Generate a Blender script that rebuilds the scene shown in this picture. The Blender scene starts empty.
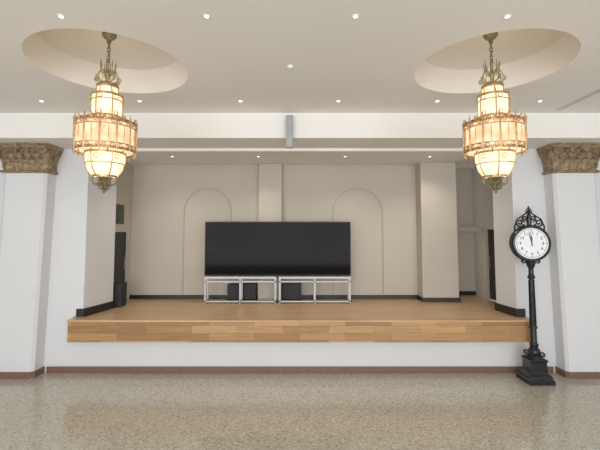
import bpy, bmesh, math, random
from math import sin, cos, pi, radians
from mathutils import Vector, Matrix
random.seed(4)
S = bpy.context.scene
S.view_settings.view_transform = 'Standard'
S.view_settings.look = 'None'
COL = S.collection

# ------------------------------------------------------------ materials
def newmat(name):
    m = bpy.data.materials.new(name); m.use_nodes = True
    nt = m.node_tree
    return m, nt, nt.nodes['Principled BSDF']

def plain(name, col, rough=.5, metal=0., noise=.06, scale=6., bump=0., spec=.5):
    m, nt, b = newmat(name)
    b.inputs['Roughness'].default_value = rough
    b.inputs['Metallic'].default_value = metal
    b.inputs['Specular IOR Level'].default_value = spec
    tc = nt.nodes.new('ShaderNodeTexCoord')
    n = nt.nodes.new('ShaderNodeTexNoise'); n.inputs['Scale'].default_value = scale
    n.inputs['Detail'].default_value = 4
    nt.links.new(tc.outputs['Object'], n.inputs['Vector'])
    r = nt.nodes.new('ShaderNodeValToRGB')
    c = Vector(col)
    r.color_ramp.elements[0].position = .3; r.color_ramp.elements[1].position = .7
    r.color_ramp.elements[0].color = (*(c * (1 - noise)), 1)
    r.color_ramp.elements[1].color = (*(c * (1 + noise)), 1)
    nt.links.new(n.outputs['Fac'], r.inputs['Fac'])
    nt.links.new(r.outputs['Color'], b.inputs['Base Color'])
    if bump:
        n2 = nt.nodes.new('ShaderNodeTexNoise'); n2.inputs['Scale'].default_value = 90
        nt.links.new(tc.outputs['Object'], n2.inputs['Vector'])
        bp = nt.nodes.new('ShaderNodeBump'); bp.inputs['Strength'].default_value = bump
        bp.inputs['Distance'].default_value = .003
        nt.links.new(n2.outputs['Fac'], bp.inputs['Height'])
        nt.links.new(bp.outputs['Normal'], b.inputs['Normal'])
    return m

M_wall = plain('wall_paint', (.715, .72, .735), .65, noise=.015, scale=1.2, bump=.05)
M_ceil = plain('ceiling_paint', (.85, .83, .79), .8, noise=.012, scale=1.0, bump=.05)
M_dome = plain('dome_paint', (.75, .71, .65), .8, noise=.012, scale=1.0)
M_beige = plain('stage_wall_paint', (.52, .48, .415), .7, noise=.02, scale=1.5, bump=.05)
M_beige_d = plain('moulding_paint', (.43, .39, .33), .7, noise=.02)
M_dark = plain('black_base', (.018, .016, .015), .4, noise=.1)
M_base = plain('terrazzo_base', (.20, .115, .085), .35, noise=.12, scale=40)
M_cast = plain('cast_iron_paint', (.012, .014, .018), .25, noise=.2)
M_brass = plain('aged_brass', (.54, .36, .19), .38, .7, noise=.3, scale=30)
M_brassd = plain('verdigris_brass', (.27, .23, .14), .5, .5, noise=.3, scale=30)
M_cap = plain('gilded_plaster', (.30, .215, .13), .55, .1, noise=.45, scale=22, bump=.3)
M_alu = plain('painted_steel', (.56, .565, .57), .4, .1, noise=.02)
M_tv = plain('screen_glass', (.007, .005, .005), .07, noise=.3, scale=2, spec=.06)
M_tvf = plain('screen_bezel', (.035, .034, .034), .5, spec=.3)
M_black = plain('black_equipment', (.02, .02, .02), .6)
M_grey = plain('grey_speaker_paint', (.36, .38, .39), .5)
M_white = plain('white_enamel', (.80, .83, .87), .35, noise=.01)
M_vent = plain('vent_green', (.10, .11, .085), .6)

def emis(name, col, s):
    m, nt, b = newmat(name)
    b.inputs['Base Color'].default_value = (*col, 1)
    b.inputs['Emission Color'].default_value = (*col, 1)
    b.inputs['Emission Strength'].default_value = s
    return m
M_lamp = emis('downlight_lens', (1, .92, .78), 6)

# glowing pleated glass
def glassmat(name, c1, c2, s):
    m, nt, b = newmat(name)
    tc = nt.nodes.new('ShaderNodeTexCoord')
    n = nt.nodes.new('ShaderNodeTexNoise'); n.inputs['Scale'].default_value = 9
    nt.links.new(tc.outputs['Object'], n.inputs['Vector'])
    r = nt.nodes.new('ShaderNodeValToRGB')
    r.color_ramp.elements[0].position = .38; r.color_ramp.elements[0].color = (*c1, 1)
    r.color_ramp.elements[1].position = .62; r.color_ramp.elements[1].color = (*c2, 1)
    nt.links.new(n.outputs['Fac'], r.inputs['Fac'])
    nt.links.new(r.outputs['Color'], b.inputs['Emission Color'])
    b.inputs['Base Color'].default_value = (.3, .23, .17, 1)
    b.inputs['Emission Strength'].default_value = s
    b.inputs['Roughness'].default_value = .4
    return m
M_glass = glassmat('lit_alabaster_glass', (1, .50, .24), (1, .78, .53), 1.05)
M_glass2 = glassmat('lit_core_glass', (1, .70, .36), (1, .86, .56), 1.5)

def terrazzo():
    m, nt, b = newmat('terrazzo_floor')
    tc = nt.nodes.new('ShaderNodeTexCoord')
    def vor(scale, seedoff):
        mp = nt.nodes.new('ShaderNodeMapping'); mp.inputs['Location'].default_value = (seedoff, seedoff, 0)
        nt.links.new(tc.outputs['Object'], mp.inputs['Vector'])
        v = nt.nodes.new('ShaderNodeTexVoronoi'); v.inputs['Scale'].default_value = scale
        nt.links.new(mp.outputs['Vector'], v.inputs['Vector'])
        bw = nt.nodes.new('ShaderNodeSeparateColor'); nt.links.new(v.outputs['Color'], bw.inputs['Color'])
        return bw
    v1 = vor(80, 0)
    r = nt.nodes.new('ShaderNodeValToRGB'); cr = r.color_ramp
    cr.elements[0].position = 0; cr.elements[0].color = (.29, .26, .20, 1)
    cr.elements[1].position = 1; cr.elements[1].color = (.66, .63, .55, 1)
    e = cr.elements.new(.15); e.color = (.44, .41, .335, 1)
    e = cr.elements.new(.75); e.color = (.52, .49, .41, 1)
    nt.links.new(v1.outputs['Red'], r.inputs['Fac'])
    n = nt.nodes.new('ShaderNodeTexNoise'); n.inputs['Scale'].default_value = .9; n.inputs['Detail'].default_value = 5
    nt.links.new(tc.outputs['Object'], n.inputs['Vector'])
    r2 = nt.nodes.new('ShaderNodeValToRGB')
    r2.color_ramp.elements[0].position = .3; r2.color_ramp.elements[0].color = (.93, .92, .9, 1)
    r2.color_ramp.elements[1].position = .7; r2.color_ramp.elements[1].color = (1.0, 1.0, 1.0, 1)
    nt.links.new(n.outputs['Fac'], r2.inputs['Fac'])
    mx = nt.nodes.new('ShaderNodeMix'); mx.data_type = 'RGBA'; mx.blend_type = 'MULTIPLY'
    mx.inputs['Factor'].default_value = 1
    nt.links.new(r.outputs['Color'], mx.inputs[6]); nt.links.new(r2.outputs['Color'], mx.inputs[7])
    nt.links.new(mx.outputs[2], b.inputs['Base Color'])
    b.inputs['Roughness'].default_value = .15
    b.inputs['Specular IOR Level'].default_value = .7
    return m
M_floor = terrazzo()

def wood(name, c1, c2, mortar, bw, rh, vertical=False, rough=.35):
    m, nt, b = newmat(name)
    tc = nt.nodes.new('ShaderNodeTexCoord')
    sep = nt.nodes.new('ShaderNodeSeparateXYZ'); com = nt.nodes.new('ShaderNodeCombineXYZ')
    nt.links.new(tc.outputs['Object'], sep.inputs[0])
    nt.links.new(sep.outputs['X'], com.inputs['X'])
    nt.links.new(sep.outputs['Z' if vertical else 'Y'], com.inputs['Y'])
    br = nt.nodes.new('ShaderNodeTexBrick')
    br.inputs['Color1'].default_value = (*c1, 1); br.inputs['Color2'].default_value = (*c2, 1)
    br.inputs['Mortar'].default_value = (*mortar, 1); br.inputs['Scale'].default_value = 1
    br.inputs['Mortar Size'].default_value = .0015; br.inputs['Brick Width'].default_value = bw
    br.inputs['Row Height'].default_value = rh; br.offset = .37; br.offset_frequency = 2
    nt.links.new(com.outputs[0], br.inputs['Vector'])
    mp = nt.nodes.new('ShaderNodeMapping'); mp.inputs['Scale'].default_value = (1.6, 40, 1)
    nt.links.new(com.outputs[0], mp.inputs['Vector'])
    n = nt.nodes.new('ShaderNodeTexNoise'); n.inputs['Scale'].default_value = 1.5; n.inputs['Detail'].default_value = 5
    nt.links.new(mp.outputs[0], n.inputs['Vector'])
    r = nt.nodes.new('ShaderNodeValToRGB')
    r.color_ramp.elements[0].position = .3; r.color_ramp.elements[0].color = (.76, .73, .68, 1)
    r.color_ramp.elements[1].position = .7; r.color_ramp.elements[1].color = (1.05, 1.05, 1.05, 1)
    nt.links.new(n.outputs['Fac'], r.inputs['Fac'])
    mx = nt.nodes.new('ShaderNodeMix'); mx.data_type = 'RGBA'; mx.blend_type = 'MULTIPLY'
    mx.inputs['Factor'].default_value = 1
    nt.links.new(br.outputs['Color'], mx.inputs[6]); nt.links.new(r.outputs['Color'], mx.inputs[7])
    nt.links.new(mx.outputs[2], b.inputs['Base Color'])
    b.inputs['Roughness'].default_value = rough
    return m
M_wood = wood('oak_stage_floor', (.70, .49, .30), (.60, .40, .235), (.42, .27, .15), .9, .06)
M_fascia = wood('oak_fascia_boards', (.62, .385, .18), (.36, .20, .085), (.20, .11, .05), .55, .0875, True, .4)

# ------------------------------------------------------------ mesh helpers
def fin(bm, name, mat, parent=None, smooth=False, bevel=0, loc=None):
    bmesh.ops.recalc_face_normals(bm, faces=bm.faces)
    me = bpy.data.meshes.new(name); bm.to_mesh(me); bm.free()
    if smooth:
        for p in me.polygons: p.use_smooth = True
    o = bpy.data.objects.new(name, me); COL.objects.link(o)
    me.materials.append(mat)
    if parent: o.parent = parent
    if loc: o.location = loc
    if bevel:
        bv = o.modifiers.new('bevel', 'BEVEL'); bv.width = bevel; bv.segments = 2; bv.limit_method = 'ANGLE'
    if smooth:
        es = o.modifiers.new('es', 'EDGE_SPLIT'); es.split_angle = radians(40)
    return o

def empty(name, loc=(0, 0, 0)):
    e = bpy.data.objects.new(name, None); COL.objects.link(e); e.location = loc
    e.empty_display_size = .1
    return e

def addbox(bm, x0, x1, y0, y1, z0, z1):
    v = [bm.verts.new(p) for p in ((x0,y0,z0),(x1,y0,z0),(x1,y1,z0),(x0,y1,z0),(x0,y0,z1),(x1,y0,z1),(x1,y1,z1),(x0,y1,z1))]
    for f in ((0,3,2,1),(4,5,6,7),(0,1,5,4),(1,2,6,5),(2,3,7,6),(3,0,4,7)):
        bm.faces.new([v[i] for i in f])

def box(name, x0, x1, y0, y1, z0, z1, mat, parent=None, bevel=0):
    bm = bmesh.new(); addbox(bm, x0, x1, y0, y1, z0, z1)
    return fin(bm, name, mat, parent, bevel=bevel)

def prism(bm, pts, z0, z1):
    a = [bm.verts.new((x, y, z0)) for x, y in pts]; b = [bm.verts.new((x, y, z1)) for x, y in pts]
    n = len(pts)
    bm.faces.new(a[::-1]); bm.faces.new(b)
    for i in range(n): bm.faces.new((a[i], a[(i+1) % n], b[(i+1) % n], b[i]))

def lathe(bm, prof, segs=24, c=(0, 0, 0), rot=0, sq=False):
    rings = []
    for r, z in prof:
        if r < 1e-5:
            rings.append([bm.verts.new((c[0], c[1], c[2] + z))])
        else:
            rings.append([bm.verts.new((c[0] + r*cos(rot+2*pi*i/segs), c[1] + r*sin(rot+2*pi*i/segs), c[2]+z)) for i in range(segs)])
    for a, b in zip(rings, rings[1:]):
        for i in range(segs):
            j = (i+1) % segs
            if len(a) == 1 and len(b) == 1: continue
            if len(a) == 1: bm.faces.new((a[0], b[i], b[j]))
            elif len(b) == 1: bm.faces.new((a[i], a[j], b[0]))
            else: bm.faces.new((a[i], a[j], b[j], b[i]))

def tube(bm, pts, r, segs=6, closed=False):
    pts = [Vector(p) for p in pts]; n = len(pts); rings = []
    rr = r if isinstance(r, (list, tuple)) else [r]*n
    up = None
    for i, p in enumerate(pts):
        if closed: t = pts[(i+1) % n] - pts[i-1]
        else: t = pts[min(i+1, n-1)] - pts[max(i-1, 0)]
        t.normalize()
        if up is None:
            up = Vector((0, 0, 1)) if abs(t.z) < .9 else Vector((1, 0, 0))
        a = t.cross(up)
        if a.length < 1e-4: a = t.cross(Vector((0, 1, 0)))
        a.normalize(); b = a.cross(t).normalized(); up = b
        rings.append([bm.verts.new(p + rr[i]*(cos(2*pi*k/segs)*a + sin(2*pi*k/segs)*b)) for k in range(segs)])
    m = n if closed else n-1
    for i in range(m):
        A = rings[i]; B = rings[(i+1) % n]
        for k in range(segs):
            l = (k+1) % segs
            bm.faces.new((A[k], A[l], B[l], B[k]))
    if not closed:
        bm.faces.new(rings[0][::-1]); bm.faces.new(rings[-1])

def spiral(cx, cz, r0, r1, a0, a1, n=16):
    """2D (u,z) spiral"""
    return [(cx + (r0+(r1-r0)*i/n)*cos(a0+(a1-a0)*i/n), cz + (r0+(r1-r0)*i/n)*sin(a0+(a1-a0)*i/n)) for i in range(n+1)]

# ------------------------------------------------------------ room
D = 5.10; BK = 6.43; ZC = 3.10; ZS = 2.81; ST = .68; YB = -4.5; XW = 6.2
box('floor', -XW, XW, YB, D+.3, -.1, 0, M_floor)
# ceiling with two domed recesses
CX = (-1.555, 1.575); CYD = 3.22; RD = .605; SQ = .76
bm = bmesh.new()
def q(x0, x1, y0, y1, z=ZC):
    bm.faces.new([bm.verts.new(p) for p in ((x0,y0,z),(x0,y1,z),(x1,y1,z),(x1,y0,z))])
BM_Y = 4.5
q(-XW, XW, YB, CYD-SQ); q(-XW, XW, CYD+SQ, BM_Y)
q(-XW, CX[0]-SQ, CYD-SQ, CYD+SQ); q(CX[0]+SQ, CX[1]-SQ, CYD-SQ, CYD+SQ); q(CX[1]+SQ, XW, CYD-SQ, CYD+SQ)
for cx in CX:
    N = 96; ci = []; sqv = []
    for i in range(N):
        a = 2*pi*i/N; c_, s_ = cos(a), sin(a); k = SQ/max(abs(c_), abs(s_))
        ci.append(bm.verts.new((cx+RD*c_, CYD+RD*1.04*s_, ZC))); sqv.append(bm.verts.new((cx+k*c_, CYD+k*s_, ZC)))
    for i in range(N):
        j = (i+1) % N; bm.faces.new((ci[i], sqv[i], sqv[j], ci[j]))
ceil = fin(bm, 'ceiling', M_ceil)
for k, cx in enumerate(CX):
    bm = bmesh.new()
    lathe(bm, [(RD, ZC), (RD-.002, ZC+.03), (RD-.02, ZC+.12), (RD-.05, ZC+.20), (RD-.055, ZC+.215), (RD-.10, ZC+.225), (.3, ZC+.262), (0, ZC+.27)], 96)
    o = fin(bm, 'ceiling_dome' , M_dome, smooth=True, loc=(cx, CYD, 0)); o.scale = (1, 1.04, 1)
# beam dropping from ceiling, with soffit continuing
box('ceiling_beam', -XW, XW, BM_Y, D+.06, ZS, ZC+.1, M_ceil, bevel=.006)
box('ceiling_stage', -3.1, 3.1, D+.06, BK+.6, ZS+.015, ZS+.1, M_ceil)
box('trim_1', -2.72, 2.72, D-.03, D+.06, ZS-.035, ZS+.002, M_ceil)

# front wall (flanks + apron below stage)
def flank(name, s):
    bm = bmesh.new()
    xs = sorted((s*XW, s*2.95)); addbox(bm, xs[0], xs[1], D, D+.2, 0, ZS)
    fin(bm, name, M_wall)
    xs = sorted((s*2.95, s*2.845)); box(name, xs[0], xs[1], D, D+.1, 0, ST, M_wall)
flank('wall_front_left', -1); flank('wall_front_right', 1)
box('wall_apron', -2.845, 2.845, D, D+.03, 0, ST-.061, M_wall)
box('wall_left', -XW-.2, -XW, YB, D+.2, 0, ZC, M_wall)
box('wall_right', XW, XW+.2, YB, D+.2, 0, ZC, M_wall)
# jambs
bm = bmesh.new(); prism(bm, [(-2.72, D), (-2.61, 5.66), (-2.75, 5.66), (-2.95, D+.2), (-2.95, D)], ST, ZS); fin(bm, 'wall_jamb_left', M_wall)
bm = bmesh.new(); prism(bm, [(2.72, D), (2.95, D), (2.95, D+.2), (2.82, 5.52), (2.67, 5.52)], ST, ZS); fin(bm, 'wall_jamb_right', M_wall)
# niche side walls with doorways
def nichewall(name, x0, x1, y0, y1, dy0, dy1, ztop):
    bm = bmesh.new()
    addbox(bm, x0, x1, y0, dy0, ST, ZS+.02); addbox(bm, x0, x1, dy1, y1, ST, ZS+.02); addbox(bm, x0, x1, dy0, dy1, ztop, ZS+.02)
    fin(bm, name, M_beige)
nichewall('wall_stage_left', -2.74, -2.70, 5.64, BK, 5.74, 6.32, 1.74)
nichewall('wall_stage_right', 2.96, 3.0, 5.3, BK+.4, 5.80, 6.40, 1.78)
def door(name, x0, x1, y0, y1, z1, kx):
    e = empty(name)
    box('leaf', x0, x1, y0, y1, ST+.004, z1, M_dark, e)
    bm = bmesh.new(); tube(bm, [(kx, y1-.08, 1.15), (kx, y1-.08, 1.35)], .008, 8); fin(bm, 'pull_handle', M_brassd, e)
door('door_1', -2.80, -2.745, 5.70, 6.36, 1.77, -2.738)
door('door_2', 3.005, 3.06, 5.76, 6.44, 1.81, 2.998)
box('wall_stage_back', -2.74, 2.42, BK, BK+.12, ST, ZS+.014, M_beige)
box('wall_alcove_back', 2.36, 3.0, BK+.4, BK+.5, ST, ZS+.014, M_beige)
box('trim_2', 2.42, 2.96, BK, BK+.1, 1.74, 1.82, M_beige_d)
box('wall_stage_pier_center', -.655, -.29, BK-.13, BK, ST, ZS+.014, M_beige, bevel=.006)
box('wall_stage_pier_right', 1.87, 2.42, BK-.27, BK, ST, ZS+.014, M_beige, bevel=.006)

# arched panels in the back wall: thin raised moulding
def arch(name, x0, x1, ztop):
    r = (x1-x0)/2; cx = (x0+x1)/2; zc = ztop-r
    path = [(x1, ST+.08)] + [(cx+r*cos(a*pi/32), zc+r*sin(a*pi/32)) for a in range(33)] + [(x0, ST+.08)]
    inn = [(cx+(x-cx)*(1-.014/r), zc+(z-zc)*(1-.014/r) if z > zc else z) for x, z in path]
    bm = bmesh.new()
    A = [bm.verts.new((x, BK-.012, z)) for x, z in path]; B = [bm.verts.new((x, BK-.012, z)) for x, z in inn]
    A2 = [bm.verts.new((x, BK+.002, z)) for x, z in path]; B2 = [bm.verts.new((x, BK+.002, z)) for x, z in inn]
    for i in range(len(path)-1):
        bm.faces.new((A[i], A[i+1], B[i+1], B[i])); bm.faces.new((A[i], A2[i], A2[i+1], A[i+1])); bm.faces.new((B[i], B[i+1], B2[i+1], B2[i]))
    fin(bm, name, M_beige_d)
arch('trim_3', -1.87, -1.10, 2.45)
arch('trim_4', .52, 1.33, 2.45)

# baseboards
bh = .065
box('baseboard_stage_back', -2.70, 1.855, BK-.015, BK, ST, ST+bh, M_dark)
box('baseboard_stage_pier', 1.855, 2.435, BK-.285, BK-.0, ST, ST+bh, M_dark)
box('baseboard_alcove', 2.42, 2.96, BK+.385, BK+.4, ST, ST+bh, M_dark)
bm = bmesh.new(); prism(bm, [(-2.80, D-.018), (-2.70, D-.018), (-2.592, 5.675), (-2.73, 5.675), (-2.73, 5.66), (-2.61, 5.66), (-2.72, D), (-2.80, D)], ST, ST+.10); fin(bm, 'baseboard_jamb_left', M_dark)
bm = bmesh.new(); prism(bm, [(2.82, D-.018), (2.82, D), (2.72, D), (2.67, 5.52), (2.80, 5.52), (2.80, 5.535), (2.652, 5.535), (2.70, D-.018)], ST, ST+.10); fin(bm, 'baseboard_jamb_right', M_dark)
box('baseboard_front', -3.14, 3.14, D-.02, D, 0, .075, M_base, bevel=.004)
box('baseboard_front_left', -XW, -3.72, D-.02, D, 0, .075, M_base)
box('baseboard_front_right', 3.72, XW, D-.02, D, 0, .075, M_base)

# ------------------------------------------------------------ stage
stg = empty('stage', (0, 0, 0))
bm = bmesh.new()
prism(bm, [(-2.80, 4.93), (2.835, 4.93), (2.835, D), (2.835, 5.2), (3.0, 5.6), (3.0, BK+.4), (-2.76, BK+.4), (-2.80, 5.7), (-2.80, D)], ST-.06, ST)
fin(bm, 'stage_deck', M_wood, stg)
box('stage_fascia', -2.80, 2.835, 4.91, 5.095, .415, ST-.022, M_fascia, stg, bevel=.003)
box('stage_nosing', -2.812, 2.847, 4.895, 4.93, ST-.022, ST, M_wood, stg, bevel=.004)

# ------------------------------------------------------------ pilaster columns with capitals
def leaf(bm, base, out, w, h, curl):
    """acanthus leaf: base point, outward unit dir, width, height, curl"""
    out = Vector(out).normalized(); side = Vector((-out.y, out.x, 0)); base = Vector(base)
    n = 9; L = []; R = []; C = []
    for i in range(n+1):
        t = i/n
        wid = w*.5*(math.sin(pi*(.18+.80*t))**.7)*(1+.22*(-1)**i)
        if t > .72:
            a = (t-.72)/.28*pi*.95
            zz = h*.72 + h*.16*sin(a); oo = curl*.45 + curl*.6*(1-cos(a))/2*1.0
        else:
            zz = h*t; oo = curl*.45*(t/.72)**2
        p = base + out*oo + Vector((0, 0, zz))
        C.append(bm.verts.new(p + out*.014)); L.append(bm.verts.new(p - side*wid)); R.append(bm.verts.new(p + side*wid))
    for i in range(n):
        bm.faces.new((L[i], C[i], C[i+1], L[i+1])); bm.faces.new((C[i], R[i], R[i+1], C[i+1]))

def pilaster(sgn):
    e = empty('pilaster_column', (0, 0, 0))
    xa, xb = (3.13, 3.66) if sgn > 0 else (-3.66, -3.13)
    yf = 4.90; ch = .03
    bm = bmesh.new()
    tp = .06
    # slightly battered shaft (wider toward the outside at the foot)
    def ring(z, k):
        a_, b_ = (xa+k, xb+k*.6) if sgn > 0 else (xa-k*.6, xb-k)
        return [bm.verts.new((x, y, z)) for x, y in ((a_+ch, yf), (b_-ch, yf), (b_, yf+ch), (b_, D), (a_, D), (a_, yf+ch))]
    r0 = ring(0, tp); r1 = ring(2.50, 0)
    bm.faces.new(r0[::-1]); bm.faces.new(r1)
    for i in range(6): bm.faces.new((r0[i], r0[(i+1) % 6], r1[(i+1) % 6], r1[i]))
    fin(bm, 'shaft', M_wall, e)
    bm = bmesh.new(); g = .02
    a_, b_ = (xa+tp, xb+tp*.6) if sgn > 0 else (xa-tp*.6, xb-tp)
    prism(bm, [(a_+ch-g, yf-g), (b_-ch+g, yf-g), (b_+g, yf+ch-g), (b_+g, D), (a_-g, D), (a_-g, yf+ch-g)], 0, .075)
    fin(bm, 'base_moulding', M_base, e)
    # bell of capital: rectangular loft
    bm = bmesh.new()
    prof = [(-.0, 2.465), (.022, 2.47), (.03, 2.485), (.022, 2.50), (.004, 2.505), (.006, 2.60), (.03, 2.68), (.06, 2.735), (.068, 2.745), (.06, 2.75), (.075, 2.765), (.08, 2.79), (.09, 2.797), (.09, 2.81)]
    rings = []
    for o_, z in prof:
        oy = o_*(1+max(0, z-2.6)*4.2)
        rings.append([bm.verts.new(p) for p in ((xa-o_, D, z), (xa-o_, yf-oy, z), (xb+o_, yf-oy, z), (xb+o_, D, z))])
    for A, B in zip(rings, rings[1:]):
        for i in range(4):
            bm.faces.new((A[i], A[(i+1) % 4], B[(i+1) % 4], B[i]))
    bm.faces.new(rings[-1]); bm.faces.new(rings[0][::-1])
    fin(bm, 'capital_bell', M_cap, e)
    bm = bmesh.new()
    W = xb-xa
    for k in range(5):
        x = xa + W*(k+.5)/5
        leaf(bm, (x, yf-.006, 2.50), (0, -1, 0), W/5*1.0, .16, .09)
    for k in range(6):
        x = xa + W*k/5
        d = (0, -1, 0) if 0 < k < 5 else ((-1, -1, 0) if k == 0 else (1, -1, 0))
        leaf(bm, (x, yf-.004, 2.53), d, W/5*.95, .215, .13)
    for xs, ox in ((xa, -1), (xb, 1)):
        leaf(bm, (xs+ox*.006, yf+.07, 2.50), (ox, 0, 0), .11, .16, .06)
        leaf(bm, (xs+ox*.004, yf+.13, 2.53), (ox, 0, 0), .09, .215, .07)
    fin(bm, 'capital_leaves', M_cap, e, smooth=False)
    # volutes and rosette
    bm = bmesh.new()
    for s, cx in ((-1, xa+.01), (1, xb-.01)):
        sp = spiral(0, 0, .052, .006, 0, 4.2*pi, 36)
        tube(bm, [(cx+s*(.02)-s*u, yf-.115, 2.735+v) for u, v in sp], .010)
        tube(bm, [(cx+s*.066, yf-.02+u, 2.735+v) for u, v in sp], .009)
    for s in (-1, 1):
        sp = spiral(0, 0, .038, .005, 0, 4*pi, 30)
        tube(bm, [((xa+xb)/2+s*(.075)+s*u*-1, yf-.11, 2.735+v) for u, v in sp], .008)
    for a in range(6):
        th = a*pi/3
        bmesh.ops.create_icosphere(bm, subdivisions=1, radius=.016, matrix=Matrix.Translation(((xa+xb)/2+.022*cos(th), yf-.145, 2.775+.022*sin(th))))
    bmesh.ops.create_icosphere(bm, subdivisions=1, radius=.016, matrix=Matrix.Translation(((xa+xb)/2, yf-.157, 2.775)))
    for k in range(16):
        bmesh.ops.create_icosphere(bm, subdivisions=1, radius=.013, matrix=Matrix.Translation((xa+W*(k+.5)/16, yf-.028, 2.487)))
    fin(bm, 'capital_scrolls', M_cap, e, smooth=False)
pilaster(-1); pilaster(1)

# ------------------------------------------------------------ chandeliers
def chandelier(cx, cy):
    e = empty('chandelier', (cx, cy, 0))
    e.scale = (.87, .87, 1)
    # canopy, stem, chain
    bm = bmesh.new()
    lathe(bm, [(0, 3.375), (.062, 3.375), (.066, 3.355), (.05, 3.335), (.03, 3.325), (.016, 3.305), (.02, 3.295), (.008, 3.285), (0, 3.283)], 20)
    z = 3.29; k = 0
    while z > 3.14:
        pts = []
        for i in range(12):
            a = 2*pi*i/12; u = .013*cos(a); v = .024*sin(a)
            pts.append((u, 0, z-.018+v) if k % 2 else (0, u, z-.018+v))
        tube(bm, pts, .0045, 6, True); z -= .034; k += 1
    lathe(bm, [(0, 3.15), (.012, 3.145), (.02, 3.12), (.008, 3.10), (.012, 3.06), (.03, 3.03), (.014, 3.0), (.02, 2.95), (.09, 2.94), (.10, 2.925), (0, 2.925)], 16)
    fin(bm, 'canopy_and_chain', M_brassd, e, smooth=True)
    # crown of scrolls
    bm = bmesh.new()
    for k in range(8):
        a = 2*pi*k/8 + .2; c, s = cos(a), sin(a)
        pr = [(.02, 2.97), (.05, 2.96), (.085, 2.975), (.092, 3.01), (.075, 3.04), (.062, 3.065), (.068, 3.10), (.072, 3.14)]
        tube(bm, [(r*c, r*s, zz) for r, zz in pr], [.006]*6+[.005, .002])
        sp = spiral(.10, 2.985, .022, .004, pi, 4.5*pi, 20)
        tube(bm, [(u*c, u*s, v) for u, v in sp], .004, 5)
        sp = spiral(.045, 3.04, .02, .004, 0, 3*pi, 16)
        tube(bm, [(u*c, u*s, v) for u, v in sp], .004, 5)
    fin(bm, 'crown_scrolls', M_brassd, e, smooth=True)
    # glass tiers (12-sided, pleated)
    def pleat(bm, prof, n=48, amp=.012):
        rings = []
        for r, z in prof:
            rings.append([bm.verts.new(((r*(1-amp*(i % 2)))*cos(2*pi*i/n), (r*(1-amp*(i % 2)))*sin(2*pi*i/n), z)) for i in range(n)])
        for A, B in zip(rings, rings[1:]):
            for i in range(n):
                bm.faces.new((A[i], A[(i+1) % n], B[(i+1) % n], B[i]))
        bm.faces.new(rings[0][::-1]); bm.faces.new(rings[-1])
    bm = bmesh.new()
    pleat(bm, [(.16, 2.385), (.249, 2.39), (.25, 2.61), (.13, 2.65)], 72, .03)
    fin(bm, 'glass_main_tier', M_glass, e)
    bm = bmesh.new()
    pleat(bm, [(.12, 2.66), (.128, 2.67), (.128, 2.84), (.09, 2.855)], 36, .03)
    pleat(bm, [(.088, 2.86), (.088, 2.915), (.07, 2.92)], 24, .03)
    pleat(bm, [(.05, 2.17), (.10, 2.185), (.145, 2.235), (.168, 2.31), (.17, 2.38)], 36, .03)
    fin(bm, 'glass_inner_tiers', M_glass2, e)
    # brass frame
    bm = bmesh.new()
    def band(r, z, h=.010, t=.008):
        lathe(bm, [(r, z-h), (r+t, z-h), (r+t, z+h), (r, z+h), (r, z-h)], 48)
    for r, z, h in ((.252, 2.612, .010), (.252, 2.575, .004), (.252, 2.43, .004), (.252, 2.392, .010), (.13, 2.845, .009), (.13, 2.668, .009), (.13, 2.80, .004),
                    (.088, 2.918, .008), (.09, 2.858, .006), (.17, 2.372, .009), (.160, 2.285, .004), (.10, 2.185, .008)):
        band(r, z, h)
    for k in range(12):
        a = 2*pi*k/12 + pi/12; c, s = cos(a), sin(a)
        tube(bm, [(.262*c, .262*s, 2.36), (.266*c, .266*s, 2.40), (.266*c, .266*s, 2.61), (.262*c, .262*s, 2.67)], [.003, .008, .008, .002])
        # sloping top arms
        tube(bm, [(.255*c, .255*s, 2.62), (.19*c, .19*s, 2.652), (.135*c, .135*s, 2.668)], .005)
        # lower tier ribs
        if k % 2 == 0:
            tube(bm, [(.178*c, .178*s, 2.38), (.175*c, .175*s, 2.31), (.15*c, .15*s, 2.235), (.105*c, .105*s, 2.18)], .006)
            tube(bm, [(.136*c, .136*s, 2.66), (.138*c, .138*s, 2.84), (.134*c, .134*s, 2.885)], [.006, .006, .002])
            tube(bm, [(.094*c, .094*s, 2.855), (.094*c, .094*s, 2.92), (.094*c, .094*s, 2.965)], [.005, .005, .001])
        # filigree: scroll pairs at both edges of main tier
        for zc_, sg in ((2.60, 1), (2.405, -1)):
            for s2 in (-1, 1):
                sp = spiral(0, 0, .028, .004, 0, 3.4*pi, 18)
                pts = []
                for u, v in sp:
                    aa = a + pi/12 + s2*(.034+u*-1)/.262*1.0
                    pts.append((.266*cos(aa), .266*sin(aa), zc_ + sg*(.0)+v*sg))
                tube(bm, pts, .0042, 5)
        # mid-panel ornament
        am = a + pi/12
        tube(bm, [(.264*cos(am), .264*sin(am), 2.44), (.266*cos(am), .266*sin(am), 2.50), (.264*cos(am), .264*sin(am), 2.57)], [.0015, .004, .0015], 5)
        # outer crest points
        tube(bm, [(.262*cos(am), .262*sin(am), 2.61), (.268*cos(am), .268*sin(am), 2.64), (.262*cos(am), .262*sin(am), 2.655)], [.006, .008, .001], 5)
        tube(bm, [(.262*cos(am), .262*sin(am), 2.39), (.255*cos(am), .255*sin(am), 2.36), (.245*cos(am), .245*sin(am), 2.345)], [.006, .008, .001], 5)
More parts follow.
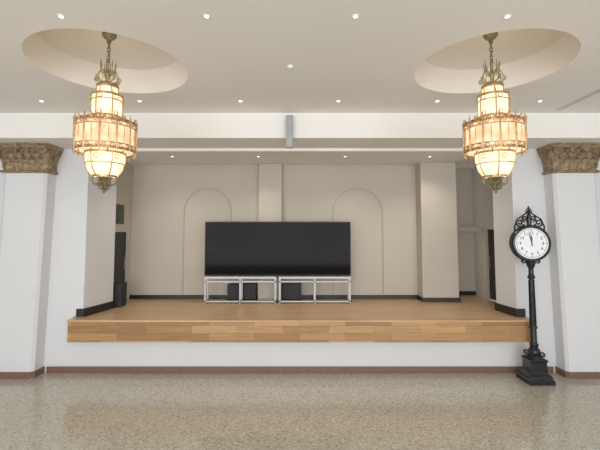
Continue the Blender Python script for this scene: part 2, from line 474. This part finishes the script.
        # upper tier filigree
        if k % 2 == 0:
            for zc_ in (2.69, 2.82):
                pts = [(.14*cos(am+.14*cos(t*pi/6)), .14*sin(am+.14*cos(t*pi/6)), zc_+.018*sin(t*pi/6)) for t in range(12)]
                tube(bm, pts, .0038, 5, True)
            pts = [(.172*cos(am+.12*cos(t*pi/6)), .172*sin(am+.12*cos(t*pi/6)), 2.335+.02*sin(t*pi/6)) for t in range(12)]
            tube(bm, pts, .0038, 5, True)
    fin(bm, 'brass_frame', M_brass, e, smooth=True)
    # bottom scrolls + finial
    bm = bmesh.new()
    for k in range(8):
        a = 2*pi*k/8; c, s = cos(a), sin(a)
        pr = [(.105, 2.185), (.115, 2.155), (.10, 2.13), (.075, 2.12), (.05, 2.13), (.045, 2.15)]
        tube(bm, [(r*c, r*s, zz) for r, zz in pr], .006)
        sp = spiral(.035, 2.10, .026, .005, .3, 3.4*pi, 18)
        tube(bm, [(u*c, u*s, v) for u, v in sp], .005, 5)
    lathe(bm, [(0, 2.19), (.09, 2.185), (.05, 2.165), (.018, 2.14), (.026, 2.11), (.012, 2.09), (.02, 2.075), (.012, 2.06), (0, 2.045)], 16)
    fin(bm, 'pendant_finial', M_brassd, e, smooth=True)
    # lamp glow thrown upward into the dome
    l = bpy.data.lights.new('uplight', 'POINT'); l.energy = 2.4; l.color = (1, .80, .56); l.shadow_soft_size = .08
    o = bpy.data.objects.new('uplight', l); COL.objects.link(o); o.parent = e; o.location = (.0, 0, 3.02)
chandelier(-1.575, 3.2); chandelier(1.575, 3.2)

# ------------------------------------------------------------ video display + stand
tv = empty('video_display', (0, 0, 0))
X0, X1 = -1.435, .765
box('display_housing', X0, X1, 6.06, 6.12, 1.085, 1.895, M_tvf, tv, bevel=.004)
bm = bmesh.new()
tw = (X1-X0-.024)/3; th = .391
for i in range(3):
    for j in range(2):
        addbox(bm, X0+.012+i*tw+.002, X0+.012+(i+1)*tw-.002, 6.052, 6.062, 1.10+j*th+.002, 1.10+(j+1)*th-.002)
fin(bm, 'display_panels', M_tv, tv)
st = empty('display_stand', (0, 0, 0))
bm = bmesh.new()
yf, yb = 6.02, 6.22
r = .013
mid = (X0+X1)/2
sec = [(X0+.01, mid-.02), (mid+.02, X1-.01)]
for a, b in sec:
    addbox(bm, a, b, yf, yb, 1.045, 1.075)
    addbox(bm, a, b, yf, yf+.025, .99, 1.01)
    addbox(bm, a, b, yf, yf+.025, ST+.02, ST+.04)
    for x in (a, (a+b)/2-r, b-2*r):
        addbox(bm, x, x+2*r, yf, yf+2*r, ST+.012, 1.05)
        addbox(bm, x, x+2*r, yb-2*r, yb, ST+.012, 1.05)
        addbox(bm, x, x+2*r, yf, yb, ST+.02, ST+.045)
        addbox(bm, x+.006, x+2*r-.006, yf-.03, yb+.02, ST+.002, ST+.014)
fin(bm, 'stand_frame', M_alu, st, bevel=.002)
bm = bmesh.new()
for x in (mid-.6, mid, mid+.6): addbox(bm, x-.03, x+.03, 6.07, 6.11, 1.076, 1.09)
fin(bm, 'display_feet', M_tvf, tv)
eq = empty('amplifier_rack', (0, 0, 0))
bm = bmesh.new()
for x0, x1, h in ((-1.12, -.93, .25), (-.91, -.68, .26), (-.28, .02, .27)):
    addbox(bm, x0, x1, 6.245, 6.38, ST+.002, ST+h)
    addbox(bm, x0+.01, x1-.01, 6.238, 6.246, ST+.02, ST+h-.02)
fin(bm, 'rack_units', M_black, eq, bevel=.003)

# black loudspeaker by left door
sp_ = empty('stage_loudspeaker', (0, 0, 0))
bm = bmesh.new(); addbox(bm, -2.69, -2.52, 5.72, 5.90, ST+.02, ST+.33)
for x in (-2.68, -2.55):
    for y in (5.73, 5.87): addbox(bm, x, x+.02, y, y+.02, ST+.002, ST+.03)
fin(bm, 'cabinet', M_black, sp_, bevel=.004)
bm = bmesh.new(); lathe(bm, [(.06, 0), (.055, .006), (.02, -.004), (0, 0)], 20)
o = fin(bm, 'cone', M_tvf, sp_, smooth=True, loc=(-2.605, 5.716, ST+.12)); o.rotation_euler = (pi/2, 0, 0)

# vent window on left side wall
vt = empty('wall_vent', (0, 0, 0))
bm = bmesh.new()
addbox(bm, -2.699, -2.685, 5.76, 6.10, 1.86, 2.15)
fin(bm, 'vent_panel', M_vent, vt)
bm = bmesh.new()
for i in range(8): addbox(bm, -2.686, -2.672, 5.77, 6.09, 1.875+i*.035, 1.885+i*.035)
fin(bm, 'vent_louvres', M_vent, vt)

# column loudspeaker hanging at beam
cs = empty('column_loudspeaker', (0, 0, 0))
box('speaker_body', -.155, -.08, 4.40, 4.47, 2.68, 3.05, M_grey, cs, bevel=.008)
box('speaker_grille', -.145, -.09, 4.392, 4.402, 2.695, 3.035, M_grey, cs)
box('speaker_bracket', -.13, -.105, 4.46, 4.5, 2.84, 2.95, M_grey, cs)

# ------------------------------------------------------------ ceiling downlights
def downlight(x, y, z, w, col=(1, .9, .75), r=.017, angle=100):
    e = empty('recessed_downlight', (x, y, z))
    bm = bmesh.new(); lathe(bm, [(r, .0), (r, -.004), (r+.009, -.006), (r+.011, 0)], 24); fin(bm, 'trim_ring', M_white, e)
    bm = bmesh.new(); lathe(bm, [(0, -.002), (r, -.002)], 24); fin(bm, 'lens', M_lamp, e)
    if w:
        l = bpy.data.lights.new('downlight_beam', 'SPOT'); l.energy = w; l.color = col; l.spot_size = radians(angle); l.spot_blend = .8
        l.shadow_soft_size = .03
        o = bpy.data.objects.new('beam', l); COL.objects.link(o); o.parent = e; o.location = (0, 0, -.02)
for x in (-1.51, -.59, .35, 1.31): downlight(x, 2.44, ZC, 9, r=.013)
for x in (-2.69, -1.67, -.62, .40, 1.43, 2.5): downlight(x, 4.08, ZC, 9)
for x in (-1.84, -.6, .65, 1.87): downlight(x, 5.7, ZS+.015, 19, (1, .88, .70), .016, 130)
det = empty('smoke_detector', (-.08, 3.2, ZC))
bm = bmesh.new(); lathe(bm, [(.025, 0), (.025, -.010), (.016, -.020), (0, -.022)], 20); fin(bm, 'detector_body', M_white, det)
sd = empty('slot_diffuser', (0, 0, 0))
bm = bmesh.new()
addbox(bm, 2.86, 2.868, 2.6, 4.4, ZC-.004, ZC+.002); addbox(bm, 2.90, 2.908, 2.6, 4.4, ZC-.004, ZC+.002)
fin(bm, 'slot_frame', M_grey, sd)

# ------------------------------------------------------------ post clock
ck = empty('post_clock', (2.755, 4.815, 0))
bm = bmesh.new()
def sqloft(prof):
    lathe(bm, [(r*math.sqrt(2), z) for r, z in prof], 4, rot=pi/4)
sqloft([(0, 0), (.148, 0), (.148, .045), (.14, .055), (.134, .06), (.130, .085), (.11, .105), (.097, .115), (.092, .235), (.102, .245), (.102, .262), (.082, .275), (0, .275)])
fin(bm, 'pedestal', M_cast, ck, bevel=.004)
bm = bmesh.new()
lathe(bm, [(.09, .27), (.085, .29), (.06, .31), (.07, .335), (.062, .36), (.042, .39), (.05, .41), (.05, .425), (.036, .44), (.034, .60), (.045, .61), (.045, .63), (.031, .645),
           (.028, 1.18), (.04, 1.19), (.043, 1.21), (.03, 1.23), (.026, 1.30), (.04, 1.33), (.05, 1.36), (.055, 1.39), (.03, 1.42), (0, 1.42)], 24)
for k in range(10):  # fluting ribs
    a = 2*pi*k/10
    tube(bm, [(.034*cos(a), .034*sin(a), .65), (.029*cos(a), .029*sin(a), 1.17)], .004, 5)
for k in range(4):
    a = pi/4 + k*pi/2
    tube(bm, [(u*cos(a), u*sin(a), v) for u, v in spiral(.085, .32, .03, .006, -pi/2, 2.6*pi, 18)], .007, 6)
fin(bm, 'post', M_cast, ck, smooth=True)
# head group
hd = bpy.data.objects.new('clock_head', None); COL.objects.link(hd); hd.parent = ck; hd.location = (0, 0, 1.605); hd.rotation_euler = (0, 0, radians(-10))
def facering(prof, name, mat, smooth=True):
    bm = bmesh.new(); lathe(bm, prof, 64)
    o = fin(bm, name, mat, hd, smooth=smooth); o.rotation_euler = (pi/2, 0, 0); return o
facering([(0, -.06), (.20, -.06), (.218, -.045), (.222, 0), (.218, .045), (.205, .068), (.19, .070), (.183, .058), (0, .058)], 'case', M_cast)
facering([(0, .0585), (.180, .0585), (.182, .0585)], 'dial', M_white)
facering([(.166, .0592), (.169, .0592)], 'minute_track', M_cast)
bm = bmesh.new()
for k in range(60):
    a = 2*pi*k/60; l = .018 if k % 5 == 0 else .008; w = .0032 if k % 5 == 0 else .0012
    d = Vector((sin(a), 0, cos(a))); n = Vector((cos(a), 0, -sin(a)))
    P = [d*(.166-l)-n*w, d*.166-n*w, d*.166+n*w, d*(.166-l)+n*w]
    bm.faces.new([bm.verts.new((p.x, -.0594, p.z)) for p in P])
def hand(ang, L, w):
    d = Vector((sin(ang), 0, cos(ang))); n = Vector((cos(ang), 0, -sin(ang)))
    P = [d*-.03-n*w*.6, d*(L*.6)-n*w, d*L, d*(L*.6)+n*w, d*-.03+n*w*.6]
    a = [bm.verts.new((p.x, -.064, p.z)) for p in P]; b = [bm.verts.new((p.x, -.061, p.z)) for p in P]
    bm.faces.new(a); bm.faces.new(b[::-1])
    for i in range(5): bm.faces.new((a[i], a[(i+1) % 5], b[(i+1) % 5], b[i]))
hand(radians(-12), .15, .006); hand(radians(-1), .105, .009)
fin(bm, 'ticks_and_hands', M_cast, hd)
for k in range(1, 13):
    a = 2*pi*k/12
    cu = bpy.data.curves.new('numeral', 'FONT'); cu.body = str(k); cu.size = .046; cu.align_x = 'CENTER'; cu.align_y = 'CENTER'; cu.extrude = .0005; cu.offset = .0008
    o = bpy.data.objects.new('numeral', cu); COL.objects.link(o); o.parent = hd; cu.materials.append(M_cast)
    o.location = (.124*sin(a), -.0597, .124*cos(a)); o.rotation_euler = (pi/2, 0, 0)
# crest scrolls
bm = bmesh.new()
for s in (-1, 1):
    tube(bm, [(s*u, 0, v) for u, v in spiral(.105, .245, .05, .008, -.9*pi, 2.1*pi, 26)], .010, 6)
    tube(bm, [(s*u, 0, v) for u, v in spiral(.045, .295, .035, .007, -.5*pi, 2.2*pi, 22)], .009, 6)
    tube(bm, [(s*.165, 0, .15), (s*.165, 0, .20), (s*.13, 0, .29), (s*.07, 0, .33), (s*.02, 0, .37)], .009, 6)
    tube(bm, [(s*.02, 0, .35), (s*.035, 0, .385), (s*.02, 0, .41), (0, 0, .425)], .006, 6)
    # brackets below
    tube(bm, [(s*u, 0, v) for u, v in spiral(.075, -.215, .03, .006, .6*pi, -2.2*pi, 22)], .008, 6)
lathe(bm, [(.03, .20), (.022, .23), (.03, .26), (.018, .30), (.026, .33), (.012, .36), (.024, .385), (.010, .405), (.014, .425), (0, .455)], 16)
fin(bm, 'crest', M_cast, hd, smooth=True)

# ------------------------------------------------------------ lights
def area(name, loc, rot, sx, sy, w, col):
    l = bpy.data.lights.new(name, 'AREA'); l.shape = 'RECTANGLE'; l.size = sx; l.size_y = sy; l.energy = w; l.color = col
    o = bpy.data.objects.new(name, l); COL.objects.link(o); o.location = loc; o.rotation_euler = rot
    return o
area('rear_daylight_fill', (0, YB+.1, 1.6), (radians(94), 0, 0), 10, 2.4, 430, (.96, .975, 1))  # added broad fill at the open rear of the room; no window there
w = bpy.data.worlds.new('world'); S.world = w; w.use_nodes = True
w.node_tree.nodes['Background'].inputs[0].default_value = (.96, .975, 1, 1)
w.node_tree.nodes['Background'].inputs[1].default_value = .95

cam = bpy.data.cameras.new('camera'); co = bpy.data.objects.new('camera', cam); COL.objects.link(co)
co.location = (0, 0, 1.74); co.rotation_euler = (radians(94), 0, 0)
cam.lens = 24; cam.sensor_width = 36; cam.shift_y = -.035
S.camera = co
